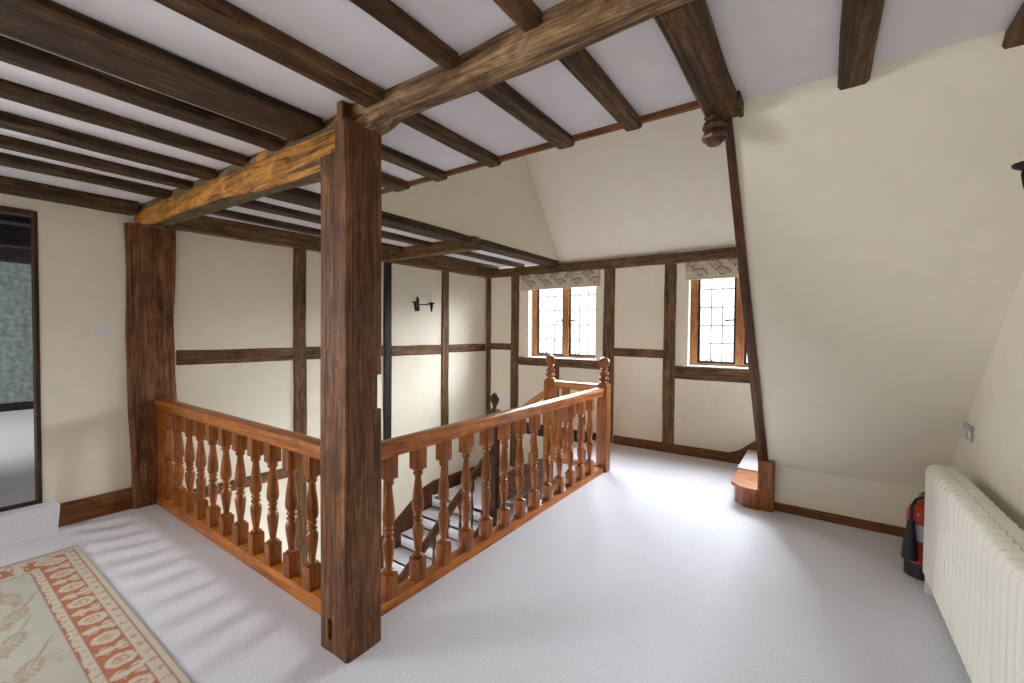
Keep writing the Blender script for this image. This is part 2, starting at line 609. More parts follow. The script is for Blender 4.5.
# stair shaft below the landing
sh = MB()
sh.box(-1.93, -1.89, 1.33, 4.42, -2.75, -0.0)
sh.box(-4.8, -4.4, 1.33, 1.40, -2.75, -0.22)
sh.box(-2.0, -1.93, 1.33, 1.40, -2.75, -0.22)
sh.box(-4.4, -2.0, 1.33, 1.40, -0.9, -0.22)   # left open below so the added shaft lamp shines in
sh.box(-2.58, -1.93, 4.42, 4.46, -2.75, -0.22)
sh.box(-2.60, -2.56, 4.46, YB, -2.75, -0.22)
struct(sh.build('wall_shaft', WALL, origin=(-1.9, 1.4, -2.75)))
lf = MB()
lf.box(-4.8, -1.85, 1.3, YB + 0.1, -2.85, -2.75)
struct(lf.build('floor_lower', CARPET, origin=(-3, 3, -2.75)))

# next room seen through the doorway
nr = MB()
nr.box(-10.3, -10.2, -3.0, 4.0, 0.1, 2.7)
struct(nr.build('wall_next_room', GREEN, origin=(-10.2, 0, 0)))
ns = MB()
ns.box(-10.3, XL - 0.1, 4.0, 4.1, 0.1, 2.7)
ns.box(-10.3, -7.9, -3.1, -3.0, 0.1, 2.7)
ns.box(-6.5, -5.6, -1.3, -1.2, 0.1, 2.7)
ns.box(-5.6, XL - 0.1, -1.3, -1.2, 0.1, 2.7)
ns.box(-6.6, -6.5, -3.1, -1.2, 0.1, 2.7)
ns.box(-7.9, -6.5, -3.1, -3.0, 0.1, 1.05)
ns.box(-7.9, -6.5, -3.1, -3.0, 2.05, 2.7)
struct(ns.build('wall_next_room_sides', PAPER, origin=(-7, 0, 0)))
nf = MB()
nf.box(-6.5, XL - 0.005, -1.3, 4.1, 0.05, 0.208)
nf.box(-10.3, -6.5, -3.1, 4.1, 0.05, 0.208)
struct(nf.build('floor_next_room', CARPET, origin=(-7, 0, 0.2)))
nc = MB()
nc.box(-6.5, XL - 0.1, -1.3, 4.1, 2.62, 2.7)
nc.box(-10.3, -6.5, -3.1, 4.1, 2.62, 2.7)
struct(nc.build('ceiling_next_room', PAPER, origin=(-7, 0, 2.6)))
nb = MB()
nb.box(-10.2, -10.17, -3.0, 4.0, 0.208, 0.33)
struct(nb.build('baseboard_next_room', OAK_BLACK, origin=(-10.2, 0, 0.2)))

# ------------------------------------------------------------------ skirting boards and trims
def board(name, p0, p1, h, t, mat=SKIRT):
    prof = [(-t / 2, 0), (t / 2, 0), (t / 2, h * 0.82), (t / 2 - 0.004, h * 0.93), (0, h), (-t / 2, h)]
    o = extrude(name, prof, p0, p1, mat)
    return struct(o)


board('baseboard_left', (XL + 0.012, 0.66, 0), (XL + 0.012, 1.125, 0), 0.175, 0.025, SKIRT)
board('baseboard_back', (-0.81, YB - 0.012, 0), (-2.22, YB - 0.012, 0), 0.113, 0.024)
board('baseboard_knee', (XR, KY - 0.01, 0), (-0.28, KY - 0.01, 0), 0.068, 0.02)
board('baseboard_right', (XR - 0.011, YN, 0), (XR - 0.011, KY - 0.02, 0), 0.068, 0.02)

# ceiling edge trim and the raking trim of the sloped wall
tr = timber('trim_1', (XLOFT, YT + 0.012, ZC - 0.006), (-0.33, YT + 0.012, ZC - 0.006), 0.03, 0.04, SKIRT, j=0.002, bev=0.005)
struct(tr)
rk = MB()
st = []
tp0, tp1 = Vector((-0.36, 2.17, ZC - (2.17 - TY) * (ZC - KZ) / (KY - TY))), Vector((-0.36, 4.265, ZC - (4.265 - TY) * (ZC - KZ) / (KY - TY)))
fr_, fl_ = frame_of(tp0, tp1)
for t in range(13):
    u = t / 12
    wdt = 0.034 + 0.043 * u
    x1 = -0.335 + 0.016 * u
    d = Vector((0, -0.707, -0.707)) * 0.022
    bck = Vector((0, 0.707, 0.707)) * 0.10
    P = Vector((0, tp0.y + (tp1.y - tp0.y) * u, tp0.z + (tp1.z - tp0.z) * u))
    L_, R_ = Vector((x1 - wdt, 0, 0)), Vector((x1, 0, 0))
    st.append([P + L_ + d, P + L_ + Vector((wdt * 0.45, 0, 0)) + d, P + R_ + d * 0.8, P + R_ - d * 0.2, P + L_ + bck])
rk.loft(st)
inv = fr_.inverted()
struct(mk('trim_2', [inv @ v for v in rk.v], rk.f, DARK_X, None, fr_), 'dark raking board along the left edge of the sloped cream wall', 'trim')

# ------------------------------------------------------------------ main posts and beams
# centre post with beam seat, tongue, notch and mortise
PX0, PX1, PY0, PY1 = -1.912, -1.698, 1.144, 1.342
post = empty('oak_post', (-1.80, 1.24, 0))
tag(post, 'thick square oak post standing alone where the two balustrades meet', 'post')


def post_body():
    bm = bmesh.new()
    rnd = Vector((3.1, 7.7, 2.2))
    zs = [i * 0.08 for i in range(0, 31)]
    zs = [z for z in zs if z < 2.40] + [2.43]
    ring_pts = []
    e = 0.010
    cs = []
    xs = [PX0 + e, PX0 + 0.06, (PX0 + PX1) / 2, PX1 - 0.06, PX1 - e]
    ysn = [PY0 + e, PY0 + 0.06, (PY0 + PY1) / 2, PY1 - 0.06, PY1 - e]
    cs += [(x, PY0) for x in xs] + [(PX1, y) for y in ysn] + [(x, PY1) for x in xs[::-1]] + [(PX0, y) for y in ysn[::-1]]
    rings = []
    for z in zs:
        r = []
        for x, y in cs:
            q = Vector((x * 7, y * 7, z * 1.6)) + rnd
            dx, dy = mnoise.noise(q) * 0.007, mnoise.noise(q + Vector((5, 9, 1))) * 0.007
            px, py = x + dx, y + dy
            r.append(Vector((px, py, z)))
        rings.append(r)
    mb = MB()
    mb.loft(rings)
    return mb


def cut(o, boxes):
    """boolean-subtract boxes (world coords) from o, baked into its mesh"""
    bm = bmesh.new()
    mb = MB()
    for bx in boxes:
        mb.box(*bx)
    me = bpy.data.meshes.new('cutter')
    me.from_pydata([tuple(v) for v in mb.v], [], mb.f)
    c = bpy.data.objects.new('cutter', me)
    C.objects.link(c)
    md = o.modifiers.new('cut', 'BOOLEAN')
    md.operation = 'DIFFERENCE'
    md.object = c
    md.solver = 'EXACT'
    dg = bpy.context.evaluated_depsgraph_get()
    dg.update()
    nm = bpy.data.meshes.new_from_object(o.evaluated_get(dg))
    o.modifiers.clear()
    o.data = nm
    bpy.data.objects.remove(c)
    bm.free()


OAK_POST_Z = wood('red_brown_oak_upright', (0.052, 0.020, 0.008), (0.145, 0.058, 0.023), (0.29, 0.135, 0.062), axis='Z', bump=0.8, scale=1.0, cracks=0.55)
shaft = post_body().build('shaft', OAK_POST_Z, post, origin=(-1.8, 1.24, 0), smooth=True)
cut(shaft, [(-1.845, -1.815, 1.10, 1.20, 0.055, 0.155), (-1.98, -1.782, 1.0, 1.205, 2.30, 2.6), (-1.74, -1.6, 1.265, 1.5, 1.125, 1.29)])
tng = MB()
tng.box(-1.775, -1.735, 1.146, 1.196, 2.40, 2.515, 0.006)
tng.build('tongue', OAK_POST_Z, post)

OAK_LPOST = OAK_POST


def lp_st(t):
    return (0.008 * math.sin(t * 7), -0.020 * t + 0.005 * math.sin(t * 9), 1.0, 1.0 + 0.10 * t * t)


lpost = timber('oak_post', (-4.68, 1.272, 0), (-4.68, 1.272, 2.36), 0.15, 0.31, OAK_POST, upv=(0, 1, 0), j=0.012, bev=0.02, stations=lp_st)
tag(lpost, 'broad oak wall post at the far left end of the left balustrade', 'post')


def left_beam():
    rings = []
    rnd = Vector((1.5, 4.2, 8.8))
    n = 26
    for i in range(n + 1):
        t = i / n
        x = -1.785 + (-4.66 + 1.785) * t
        zf = 2.292 + 0.055 * min(1, t * 1.2) - 0.012 * math.sin(t * 9)      # front arris
        zb = 2.312 + 0.075 * t
        yf = 1.205 + 0.012 * math.sin(t * 5) - 0.02 * t
        yb = 1.385
        if t > 0.88:
            k = (t - 0.88) / 0.12
            zf += 0.03 * k
            yf -= 0.01 * k
        r = []
        cs = [(yf + 0.012, ZC + 0.004), (yf + 0.002, 2.46), (yf - 0.004, 2.42), (yf, 2.38), (yf + 0.004, zf + 0.02), (yf + 0.02, zf),
              (yf + 0.07, zf + (zb - zf) * 0.4), (yf + 0.12, zf + (zb - zf) * 0.8), (yb - 0.015, zb), (yb, zb + 0.015), (yb, 2.42), (yb, ZC + 0.004)]
        for y, z in cs:
            q = Vector((x * 3.1, y * 8, z * 8)) + rnd
            r.append((x, y + mnoise.noise(q) * 0.012, min(ZC + 0.004, z + mnoise.noise(q + Vector((3, 8, 2))) * 0.012)))
        rings.append(r)
    m = Matrix.Translation((-1.785, 1.29, 2.4))
    mb = MB()
    mb.loft(rings)
    o = mk('tie_beam', [v - Vector((-1.785, 1.29, 2.4)) for v in mb.v], mb.f, OAK_ORANGE, None, m, True)
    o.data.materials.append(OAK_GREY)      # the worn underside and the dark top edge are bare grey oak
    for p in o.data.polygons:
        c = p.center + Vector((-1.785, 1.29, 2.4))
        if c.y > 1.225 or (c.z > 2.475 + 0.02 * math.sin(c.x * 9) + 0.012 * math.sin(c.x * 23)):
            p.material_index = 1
    return o


tag(left_beam(), 'orange hewn oak beam from the centre post to the left wall post', 'beam')


def right_beam():
    rings = []
    rnd = Vector((7.5, 1.2, 2.8))
    n = 26
    x0, x1 = -1.775, XR
    for i in range(n + 1):
        t = i / n
        x = x0 + (x1 - x0) * t
        zf = 2.432 + 0.008 * math.sin(t * 11) + 0.01 * t
        zb = 2.458 + 0.006 * math.sin(t * 13 + 1)
        if t < 0.06:
            zf -= 0.02
            zb -= 0.03
        yf, yb = 1.205 + 0.008 * math.sin(t * 8), 1.362
        cs = [(yf, ZC + 0.004), (yf - 0.003, 2.50), (yf - 0.002, 2.47), (yf + 0.004, zf + 0.012), (yf + 0.018, zf), (yf + 0.06, zf + 0.004),
              (yf + 0.11, zb - 0.006), (yb - 0.012, zb), (yb, zb + 0.012), (yb, 2.49), (yb, ZC + 0.004)]
        r = []
        for y, z in cs:
            q = Vector((x * 3.4, y * 9, z * 9)) + rnd
            r.append((x, y + mnoise.noise(q) * 0.012, min(ZC + 0.004, z + mnoise.noise(q + Vector((3, 8, 2))) * 0.010)))
        rings.append(r)
    O = Vector((x0, 1.28, 2.45))
    mb = MB()
    mb.loft(rings)
    return mk('tie_beam', [v - O for v in mb.v], mb.f, OAK_BEAM, None, Matrix.Translation(O), True)


tag(right_beam(), 'pale weathered oak beam running right from the top of the centre post', 'beam')

# ------------------------------------------------------------------ ceiling joists
def joist(x0, x1, ya, yb, zb, mat, label, group, zt=ZC + 0.006, j=0.006):
    o = timber('ceiling_joist', ((x0 + x1) / 2, ya, (zb + zt) / 2), ((x0 + x1) / 2, yb, (zb + zt) / 2), x1 - x0, zt - zb, mat, j=j, bev=0.010)
    return tag(o, label, 'joist', group)


ZJ = 2.475
NEAR = 'joists on the near side of the tie beams'
FAR = 'joists from the pale beam to the stairwell edge'
LOFT = 'joists of the low ceiling over the stairs'
near = [
    (-0.806, -0.735, OAK_JOIST, 'near ceiling joist meeting the pale beam at the top edge, rightmost of the near joists'),
    (-1.168, -1.095, OAK_JOIST, 'near ceiling joist meeting the pale beam, second from the right'),
    (-1.645, -1.515, OAK_JOIST, 'broad near ceiling joist ending right above the centre post'),
    (-2.247, -1.972, OAK_JOIST_LEFT, 'widest near ceiling joist, ending on the orange beam beside the centre post'),
    (-2.47, -2.35, OAK_JOIST_LEFT, 'black joist close against the left of the widest ceiling joist'),
    (-2.86, -2.755, OAK_JOIST_LEFT, 'dark joist over the orange beam, second left of the widest ceiling joist'),
    (-3.30, -3.16, OAK_JOIST_LEFT, 'dark joist over the middle of the orange beam'),
    (-3.66, -3.55, OAK_JOIST_LEFT, 'thin joist over the left half of the orange beam'),
    (-4.05, -3.91, OAK_JOIST_LEFT, 'leftmost free joist over the orange beam, beside the wall plate'),
]
for x0, x1, m_, lab in near:
    joist(x0, x1, YN, 1.20, ZJ, m_, lab, NEAR)
far = [
    (-2.46, -2.31, 2.05, 'short joist end showing just right of the centre post'),
    (-2.068, -1.968, 2.06, 'joist behind the pale beam, second right of the centre post'),
    (-1.63, -1.54, 2.06, 'joist behind the pale beam, third right of the centre post'),
    (-1.159, -1.06, 2.065, 'joist behind the pale beam, above the corner of the cream and white slopes'),
    (-0.787, -0.70, 2.06, 'dark speckled joist next to the beam with the carved drop'),
    (0.045, 0.145, 2.285, 'dark joist running into the top of the sloped wall, right of the carved drop'),
    (0.495, 0.60, 2.33, 'joist cut off by the top right corner of the photo'),
]
for x0, x1, ye, lab in far:
    joist(x0, x1, 1.35, ye, ZJ, OAK_JOIST, lab, FAR)
for x0, x1, zb, lab in [(-3.28, XLOFT + 0.012, 2.455, 'edge joist of the low ceiling, under the cream gable'),
                        (-3.79, -3.65, ZJ, 'second joist of the low ceiling, left of its edge joist'),
                        (-4.26, -4.14, ZJ, 'third joist of the low ceiling, nearest the sconce wall')]:
    joist(x0, x1, 1.37, 5.50, zb, OAK_JOIST_LEFT, lab, LOFT)

# joist with the carved drop
jd = empty('ceiling_joist', (-0.365, 1.75, ZJ))
tag(jd, 'thick joist ending in a carved wooden drop over the stairwell edge', 'joist', FAR)
timber('joist_body', (-0.365, 1.35, 2.492), (-0.365, 2.16, 2.492), 0.132, 0.066, OAK_JOIST, jd, j=0.006)
bk = MB()
bk.box(-0.305, -0.285, 2.05, 2.17, 2.455, 2.52, 0.004)
bk.build('side_block', OAK_JOIST, jd)
dr = MB()
dr.lathe([(0.044, 0), (0.046, -0.012), (0.038, -0.02), (0.036, -0.03), (0.05, -0.042), (0.053, -0.055), (0.047, -0.066), (0.042, -0.072),
          (0.05, -0.085), (0.054, -0.1), (0.05, -0.112), (0.036, -0.124), (0.028, -0.135), (0.0, -0.14)], (-0.392, 2.11, 2.472), seg=8)
dr.build('carved_drop', DARK_Z, jd, origin=(-0.392, 2.11, 2.4))

# plates and cross beam
wp = timber('wall_plate', (XL + 0.07, YN, 2.475), (XL + 0.07, 1.14, 2.475), 0.20, 0.09, OAK_JOIST_LEFT, j=0.006)
tag(wp, 'dark wall plate above the doorway and light switch', 'beam')
wp = timber('wall_plate', (swall(1.40, 0.03), 1.36, 2.447), (swall(5.55, 0.03), 5.55, 2.447), 0.20, 0.15, OAK_WALL, j=0.008)
tag(wp, 'oak wall plate along the top of the sconce wall', 'beam')
wp = timber('wall_plate', (-4.43, YB + 0.02, 2.42), (2.3, YB + 0.02, 2.42), 0.16, 0.125, OAK_WALL, j=0.008)
tag(wp, 'long oak beam along the top of the window wall', 'beam')
cb = timber('cross_beam', (-4.62, 3.63, 2.452), (-3.03, 3.63, 2.452), 0.115, 0.135, OAK_WALL, j=0.006)
tag(cb, 'oak cross beam under the low ceiling, its cut end sticking out past the edge', 'beam')

# ------------------------------------------------------------------ timber framing of the walls
STUDS = 'upright wall studs'
RAILS = 'horizontal wall rails'


def stud_s(y0, y1, z0, z1, mat, label, proud=0.018):
    ym = (y0 + y1) / 2
    x = swall(ym) + proud - 0.05
    o = timber('wall_stud', (x, ym, z0), (x, ym, z1), 0.10, y1 - y0, mat, upv=(0.0575, 1, 0), j=0.007)
    return tag(o, label, 'timber', STUDS)


def rail_s(y0, y1, z0, z1, label, mat=OAK_WALL, proud=0.014):
    zm = (z0 + z1) / 2
    o = timber('wall_rail', (swall(y0) + proud - 0.05, y0, zm), (swall(y1) + proud - 0.05, y1, zm), 0.10, z1 - z0, mat, j=0.006)
    return tag(o, label, 'timber', RAILS)


stud_s(2.465, 2.605, -2.7, 2.38, OAK_WALL, 'wavy upright stud on the stairwell wall, left of the centre post')
stud_s(3.60, 3.72, -2.7, 2.40, OAK_BLACK, 'black upright stud showing just right of the centre post')  # darker oak colour than the studs beside it
stud_s(4.59, 4.73, -1.0, 2.38, OAK_WALL, 'brown upright stud right of the wall sconce')
rail_s(1.44, 2.47, 1.172, 1.307, 'waist-high rail between the left wall post and the wavy stud')
rail_s(2.60, 3.60, 1.17, 1.305, 'waist-high rail crossing behind the centre post')
rail_s(3.72, 4.59, 1.165, 1.298, 'waist-high rail below the wall sconce')
rail_s(4.73, 5.53, 1.18, 1.298, 'waist-high rail between the brown stud and the far corner')
rail_s(1.44, 2.47, -0.078, 0.03, 'low rail seen through the left balusters')
rail_s(2.60, 3.60, -0.065, 0.06, 'low rail behind the foot of the centre post')


def stud_b(x0, x1, z0, z1, label, mat=OAK_WALL, proud=0.018):
    xm = (x0 + x1) / 2
    o = timber('wall_stud', (xm, YB - proud + 0.05, z0), (xm, YB - proud + 0.05, z1), x1 - x0, 0.10, mat, upv=(0, 1, 0), j=0.006)
    return tag(o, label, 'timber', STUDS)


def rail_b(x0, x1, z0, z1, label, mat=OAK_WALL, proud=0.014):
    o = timber('wall_rail', (x0, YB - proud + 0.05, (z0 + z1) / 2), (x1, YB - proud + 0.05, (z0 + z1) / 2), 0.10, z1 - z0, mat, j=0.006)
    return tag(o, label, 'timber', RAILS)


stud_b(-4.43, -4.335, -0.9, 2.36, 'slim corner stud where the sconce wall meets the window wall')
stud_b(-3.94, -3.79, -0.9, 2.36, 'upright stud left of the two-light window')
stud_b(-2.39, -2.235, 0.0, 2.36, 'upright stud between the two-light window and the far newel post')
stud_b(-1.585, -1.44, 0.10, 2.36, 'upright stud left of the window by the sloped wall')
stud_b(-3.20, -3.07, 0.12, 0.99, 'short stud under the two-light window behind the carved newel')
rail_b(-4.335, -3.94, 1.205, 1.312, 'short rail in the corner left of the two-light window')
rail_b(-3.79, -2.39, 0.985, 1.110, 'rail under the sill of the two-light window')
rail_b(-2.235, -1.585, 1.177, 1.287, 'short rail between the two windows')
rail_b(-1.44, 1.0, 0.934, 1.092, 'rail under the sill of the window by the sloped wall')
rail_b(-4.335, -2.39, -0.07, 0.105, 'low dark rail behind the turn of the stairs', OAK_BLACK)

# ------------------------------------------------------------------ windows
def window(name, w, lights, rows, label, extra=0.0):
    x0, x1, z0, z1 = w
    x1 += extra
    root = empty(name, ((x0 + x1) / 2, YB + 0.12, z0))
    struct(root, label, 'window')
    yf0, yf1 = YB + 0.11, YB + 0.175
    fw_ = 0.085
    f = MB()
    f.box(x0, x0 + fw_, yf0, yf1, z0, z1, 0.006)
    f.box(x1 - fw_, x1, yf0, yf1, z0, z1, 0.006)
    f.build('jambs', CASE, root)
    f = MB()
    f.box(x0 + fw_, x1 - fw_, yf0, yf1, z0, z0 + 0.035, 0.005)
    f.box(x0 + fw_, x1 - fw_, yf0, yf1, z1 - 0.10, z1, 0.006)
    f.build('head_and_bottom_rail', CASE_X, root)
    mw = 0.09
    xs = [x0 + fw_]
    inner = (x1 - x0 - 2 * fw_ - mw * (lights - 1)) / lights
    for k in range(lights):
        a = x0 + fw_ + k * (inner + mw)
        b = a + inner
        if k:
            m = MB()
            m.box(a - mw, a, yf0 - 0.01, yf1, z0 + 0.03, z1 - 0.1, 0.008)
            m.build('mullion', CASE, root)
        za, zb = z0 + 0.035, z1 - 0.10
        c = MB()
        e = 0.024
        ya, yb = yf0 + 0.012, yf0 + 0.040
        c.box(a, a + e, ya, yb, za, zb)
        c.box(b - e, b, ya, yb, za, zb)
        c.box(a + e, b - e, ya, yb, za, za + e)
        c.box(a + e, b - e, ya, yb, zb - e, zb)
        cas = c.build('casement', IRON, root)
        g = MB()
        g.box(a + e, b - e, ya + 0.012, ya + 0.016, za + e, zb - e)
        g.build('pane', GLASS, cas)
        l = MB()
        for i in range(1, 3):
            xx = a + e + (b - a - 2 * e) * i / 3
            l.box(xx - 0.005, xx + 0.005, ya + 0.008, ya + 0.020, za + e, zb - e)
        for i in range(1, rows):
            zz = za + e + (zb - za - 2 * e) * i / rows
            l.box(a + e, b - e, ya + 0.0085, ya + 0.0195, zz - 0.005, zz + 0.005)
        l.build('leading', LEAD, cas)
        # handle near the mullion side, stay along the bottom
        hx = b - 0.012 if k == 0 else a + 0.012
        sgn = -1 if k == 0 else 1
        h = MB()
        zz = za + (zb - za) * 0.46
        h.box(hx - 0.012, hx + 0.012, ya - 0.012, ya, zz - 0.03, zz + 0.03, 0.003)
        h.tube([(hx, ya - 0.02, zz), (hx + sgn * 0.04, ya - 0.028, zz), (hx + sgn * 0.10, ya - 0.02, zz - 0.004)], [0.009, 0.010, 0.014], 8)
        h.build('handle', IRON, cas)
        s = MB()
        s.tube([(a + 0.04, ya - 0.012, za + 0.02), (b - 0.05, ya - 0.012, za + 0.02)], 0.007, 6)
        s.tube([(a + 0.10, ya - 0.012, za + 0.02), (a + 0.12, ya - 0.014, za + 0.045), (a + 0.16, ya - 0.014, za + 0.04), (a + 0.17, ya - 0.012, za + 0.02)], 0.008, 6)
        s.build('stay', IRON, cas)
    si = MB()
    si.box(x0 - 0.06, x1 + 0.03, YB - 0.03, YB + 0.115, z0 - 0.012, z0 + 0.006, 0.004)
    si.build('sill', WHITE, root)
    return root


window('window_1', W1, 2, 5, 'two-light leaded oak window left on the window wall', 0.07)
window('window_2', W2, 2, 5, 'leaded oak window half hidden by the raking board of the sloped wall')


# roman blinds with fan-shaped flowers
def fan_col(x, z, motifs, base, ink):
    best = 0.0
    for cx, cz, r, ang in motifs:
        dx, dz = x - cx, z - cz
        ca, sa = math.cos(ang), math.sin(ang)
        u, v = dx * ca + dz * sa, -dx * sa + dz * ca
        v += r * 0.45
        rr = math.hypot(u, v)
        if rr < 1e-6:
            continue
        th = math.atan2(u, v)
        if abs(th) > 1.05 or rr > r * 1.02:
            continue
        k = 0.18
        edge = r * (0.93 + 0.07 * math.cos(th * 9))
        if abs(rr - edge) < r * 0.09:
            k = 0.9
        elif rr < edge and rr > 0.25 * r and abs(((th + 1.05) / 0.35) % 1.0 - 0.5) > 0.34:
            k = 0.75
        elif rr <= 0.25 * r:
            k = 0.8
        elif rr > edge:
            k = 0
        best = max(best, k)
    return tuple(b * (1 - best) + i * best for b, i in zip(base, ink))


def paint(o, fn):
    me = o.data
    at = me.color_attributes.new('pattern', 'FLOAT_COLOR', 'POINT')
    for i, v in enumerate(me.vertices):
        at.data[i].color = (*fn(v.co), 1)


def blind(x0, x1, z0, z1, label, seed):
    root = empty('roman_blind', ((x0 + x1) / 2, YB - 0.03, z1))
    tag(root, label, 'blind', 'flower-patterned blinds')
    rnd = random.Random(seed)
    w = x1 - x0
    motifs = []
    n = 5
    for i in range(n):
        cx = x0 + w * (i + 0.28 + 0.1 * rnd.random()) / n
        motifs.append((cx, z0 + 0.165, 0.11, rnd.uniform(-0.5, 0.5)))
        motifs.append((cx + w / n * 0.42, z0 + 0.07, 0.11, rnd.uniform(-0.4, 0.4)))
    base, ink = srgb(205, 192, 174), srgb(118, 103, 92)
    nx, nz = int(w / 0.007), int((z1 - z0) / 0.007)
    mb = MB()
    rows = []
    for i in range(nz + 1):
        t = i / nz
        z = z1 - (z1 - z0) * t
        y = YB - 0.030 - 0.014 * math.sin(min(1, t * 1.02) * math.pi * 0.9) - (0.006 if t > 0.86 else 0) - 0.002 * math.sin(t * 25)
        rows.append([(x0 + w * k / nx, y + 0.002 * math.sin(k * 0.11), z) for k in range(nx + 1)])
    back = [[(x, YB - 0.016, z) for x, y, z in r] for r in rows]
    rings = [r + b[::-1] for r, b in zip(rows, back)]
    mb.loft(rings)
    f = mb.build('fabric', LINEN, root, smooth=True)
    o = W[f].translation
    paint(f, lambda c: fan_col(c.x + o.x, c.z + o.z, motifs, base, ink))
    h = MB()
    h.box(x0, x1, YB - 0.046, YB - 0.014, z0 - 0.012, z0 + 0.008, 0.004)
    h.build('hem_fold', plain('blind_hem_linen', srgb(196, 182, 163), 0.9, nscale=300, nbump=0.1), root)


blind(-3.735, -2.455, 2.142, 2.366, 'short patterned roman blind over the two-light window', 3)
blind(-1.325, -0.16, 2.150, 2.358, 'short patterned roman blind over the window by the sloped wall', 8)

# ------------------------------------------------------------------ balustrades
def baluster_mesh(zb, zt):
    """square ends, double vase turned middle; origin at base"""
    h = zt - zb
    mb = MB()
    s = 0.036
    b1, t1 = 0.135, 0.125
    mb.box(-s, s, -s, s, 0, b1, 0.004)
    mb.box(-s, s, -s, s, h - t1, h, 0.004)
    L = h - b1 - t1
    P = [(0.026, 0.0), (0.034, 0.008), (0.034, 0.018), (0.022, 0.03), (0.018, 0.045), (0.0185, 0.07), (0.022, 0.12), (0.027, 0.19), (0.031, 0.26),
         (0.033, 0.31), (0.031, 0.35), (0.022, 0.372), (0.019, 0.385), (0.026, 0.395), (0.029, 0.41), (0.026, 0.425), (0.019, 0.437), (0.019, 0.45),
         (0.026, 0.46), (0.0275, 0.475), (0.023, 0.488), (0.021, 0.50), (0.030, 0.525), (0.034, 0.56), (0.034, 0.60), (0.031, 0.68), (0.026, 0.77),
         (0.021, 0.85), (0.0185, 0.90), (0.019, 0.92), (0.028, 0.94), (0.030, 0.955), (0.024, 0.97), (0.030, 0.985), (0.033, 1.0)]
    mb.lathe([(r, b1 + L * t) for r, t in P], seg=16)
    return mb


def handrail_prof(w, h):
    a = w / 2
    return [(-a * 0.72, 0), (a * 0.72, 0), (a * 0.72, h * 0.22), (a * 0.86, h * 0.30), (a * 0.86, h * 0.42), (a, h * 0.52), (a, h * 0.78), (a * 0.9, h * 0.92), (a * 0.6, h),
            (-a * 0.6, h), (-a * 0.9, h * 0.92), (-a, h * 0.78), (-a, h * 0.52), (-a * 0.86, h * 0.42), (-a * 0.86, h * 0.30), (-a * 0.72, h * 0.22)]


def base_prof(w, h):
    a = w / 2
    return [(-a, 0), (a, 0), (a, h * 0.6), (a - 0.006, h * 0.8), (a - 0.012, h), (-a + 0.012, h), (-a + 0.006, h * 0.8), (-a, h * 0.6)]


def finial(root, x, y, z, k=1.0, mat=None):
    f = MB()
    P = [(0.048, 0), (0.052, 0.008), (0.05, 0.016), (0.036, 0.024), (0.034, 0.032), (0.048, 0.042), (0.053, 0.055), (0.05, 0.07), (0.04, 0.08), (0.034, 0.088),
         (0.045, 0.10), (0.048, 0.112), (0.042, 0.125), (0.03, 0.135), (0.026, 0.15), (0.034, 0.162), (0.040, 0.168), (0.032, 0.176), (0.036, 0.186),
         (0.05, 0.205), (0.058, 0.228), (0.057, 0.252), (0.048, 0.272), (0.032, 0.286), (0.014, 0.293), (0.0, 0.295)]
    f.lathe([(r * k, h * k) for r, h in P], (x, y, z), seg=40, lobes=8, depth=0.075)
    return f.build('finial', mat or RAIL_Z, root, origin=(x, y, z), smooth=True)


def newel(root, x0, x1, y0, y1, z0, z1, mat=None):
    m = MB()
    m.box(x0, x1, y0, y1, z0, z1, 0.005)
    m.box(x0 + 0.006, x1 - 0.006, y0 + 0.006, y1 - 0.006, z1 - 0.002, z1 + 0.008, 0.003)
    return m.build('newel_post', mat or RAIL_Z, root)


BAL = baluster_mesh(0.068, 0.822)
# left run
bl = empty('balustrade', (-3.2, 1.31, 0))
tag(bl, 'oak balustrade on the left, from the wall post to the centre post', 'balustrade')
extrude('handrail', handrail_prof(0.095, 0.085), (-4.61, 1.312, 0.815), (-1.90, 1.312, 0.815), RAIL_X, bl)
extrude('base_rail', base_prof(0.10, 0.072), (-4.60, 1.315, 0.0), (-1.90, 1.315, 0.0), RAIL_X, bl)
o = Vector((-2.265, 1.312, 0.068))
b0 = mk('baluster', BAL.v, BAL.f, RAIL_Z, bl, Matrix.Translation(o), True)
for i in range(1, 11):
    c = b0.copy()
    C.objects.link(c)
    c.parent = bl
    c.matrix_basis = W[bl].inverted() @ Matrix.Translation(o + Vector((-0.2165 * i, 0, 0)))
# half post against the wall
hb = MB()
hb.box(-4.61, -4.52, 1.275, 1.35, 0.06, 0.83, 0.004)
hb.build('wall_half_newel', RAIL_Z, bl)

# right run
br = empty('balustrade', (-1.88, 2.9, 0))
tag(br, 'oak balustrade on the right, from the centre post to a carved newel', 'balustrade')
extrude('handrail', handrail_prof(0.088, 0.085), (-1.882, 1.33, 0.822), (-1.882, 4.345, 0.822), RAIL_X, br)
extrude('base_rail', base_prof(0.095, 0.055), (-1.887, 1.33, 0.0), (-1.887, 4.345, 0.0), RAIL_X, br)
BAL2 = baluster_mesh(0.05, 0.826)
for i in range(13):
    p = Vector((-1.882, 1.526 + 0.2117 * i, 0.05))
    if i == 0:
        b1 = mk('baluster', BAL2.v, BAL2.f, RAIL_Z, br, Matrix.Translation(p), True)
    else:
        c = b1.copy()
        C.objects.link(c)
        c.parent = br
        c.matrix_basis = W[br].inverted() @ Matrix.Translation(p)
nw = newel(br, -1.93, -1.815, 4.335, 4.45, 0, 0.935)
finial(nw, -1.872, 4.392, 0.94)

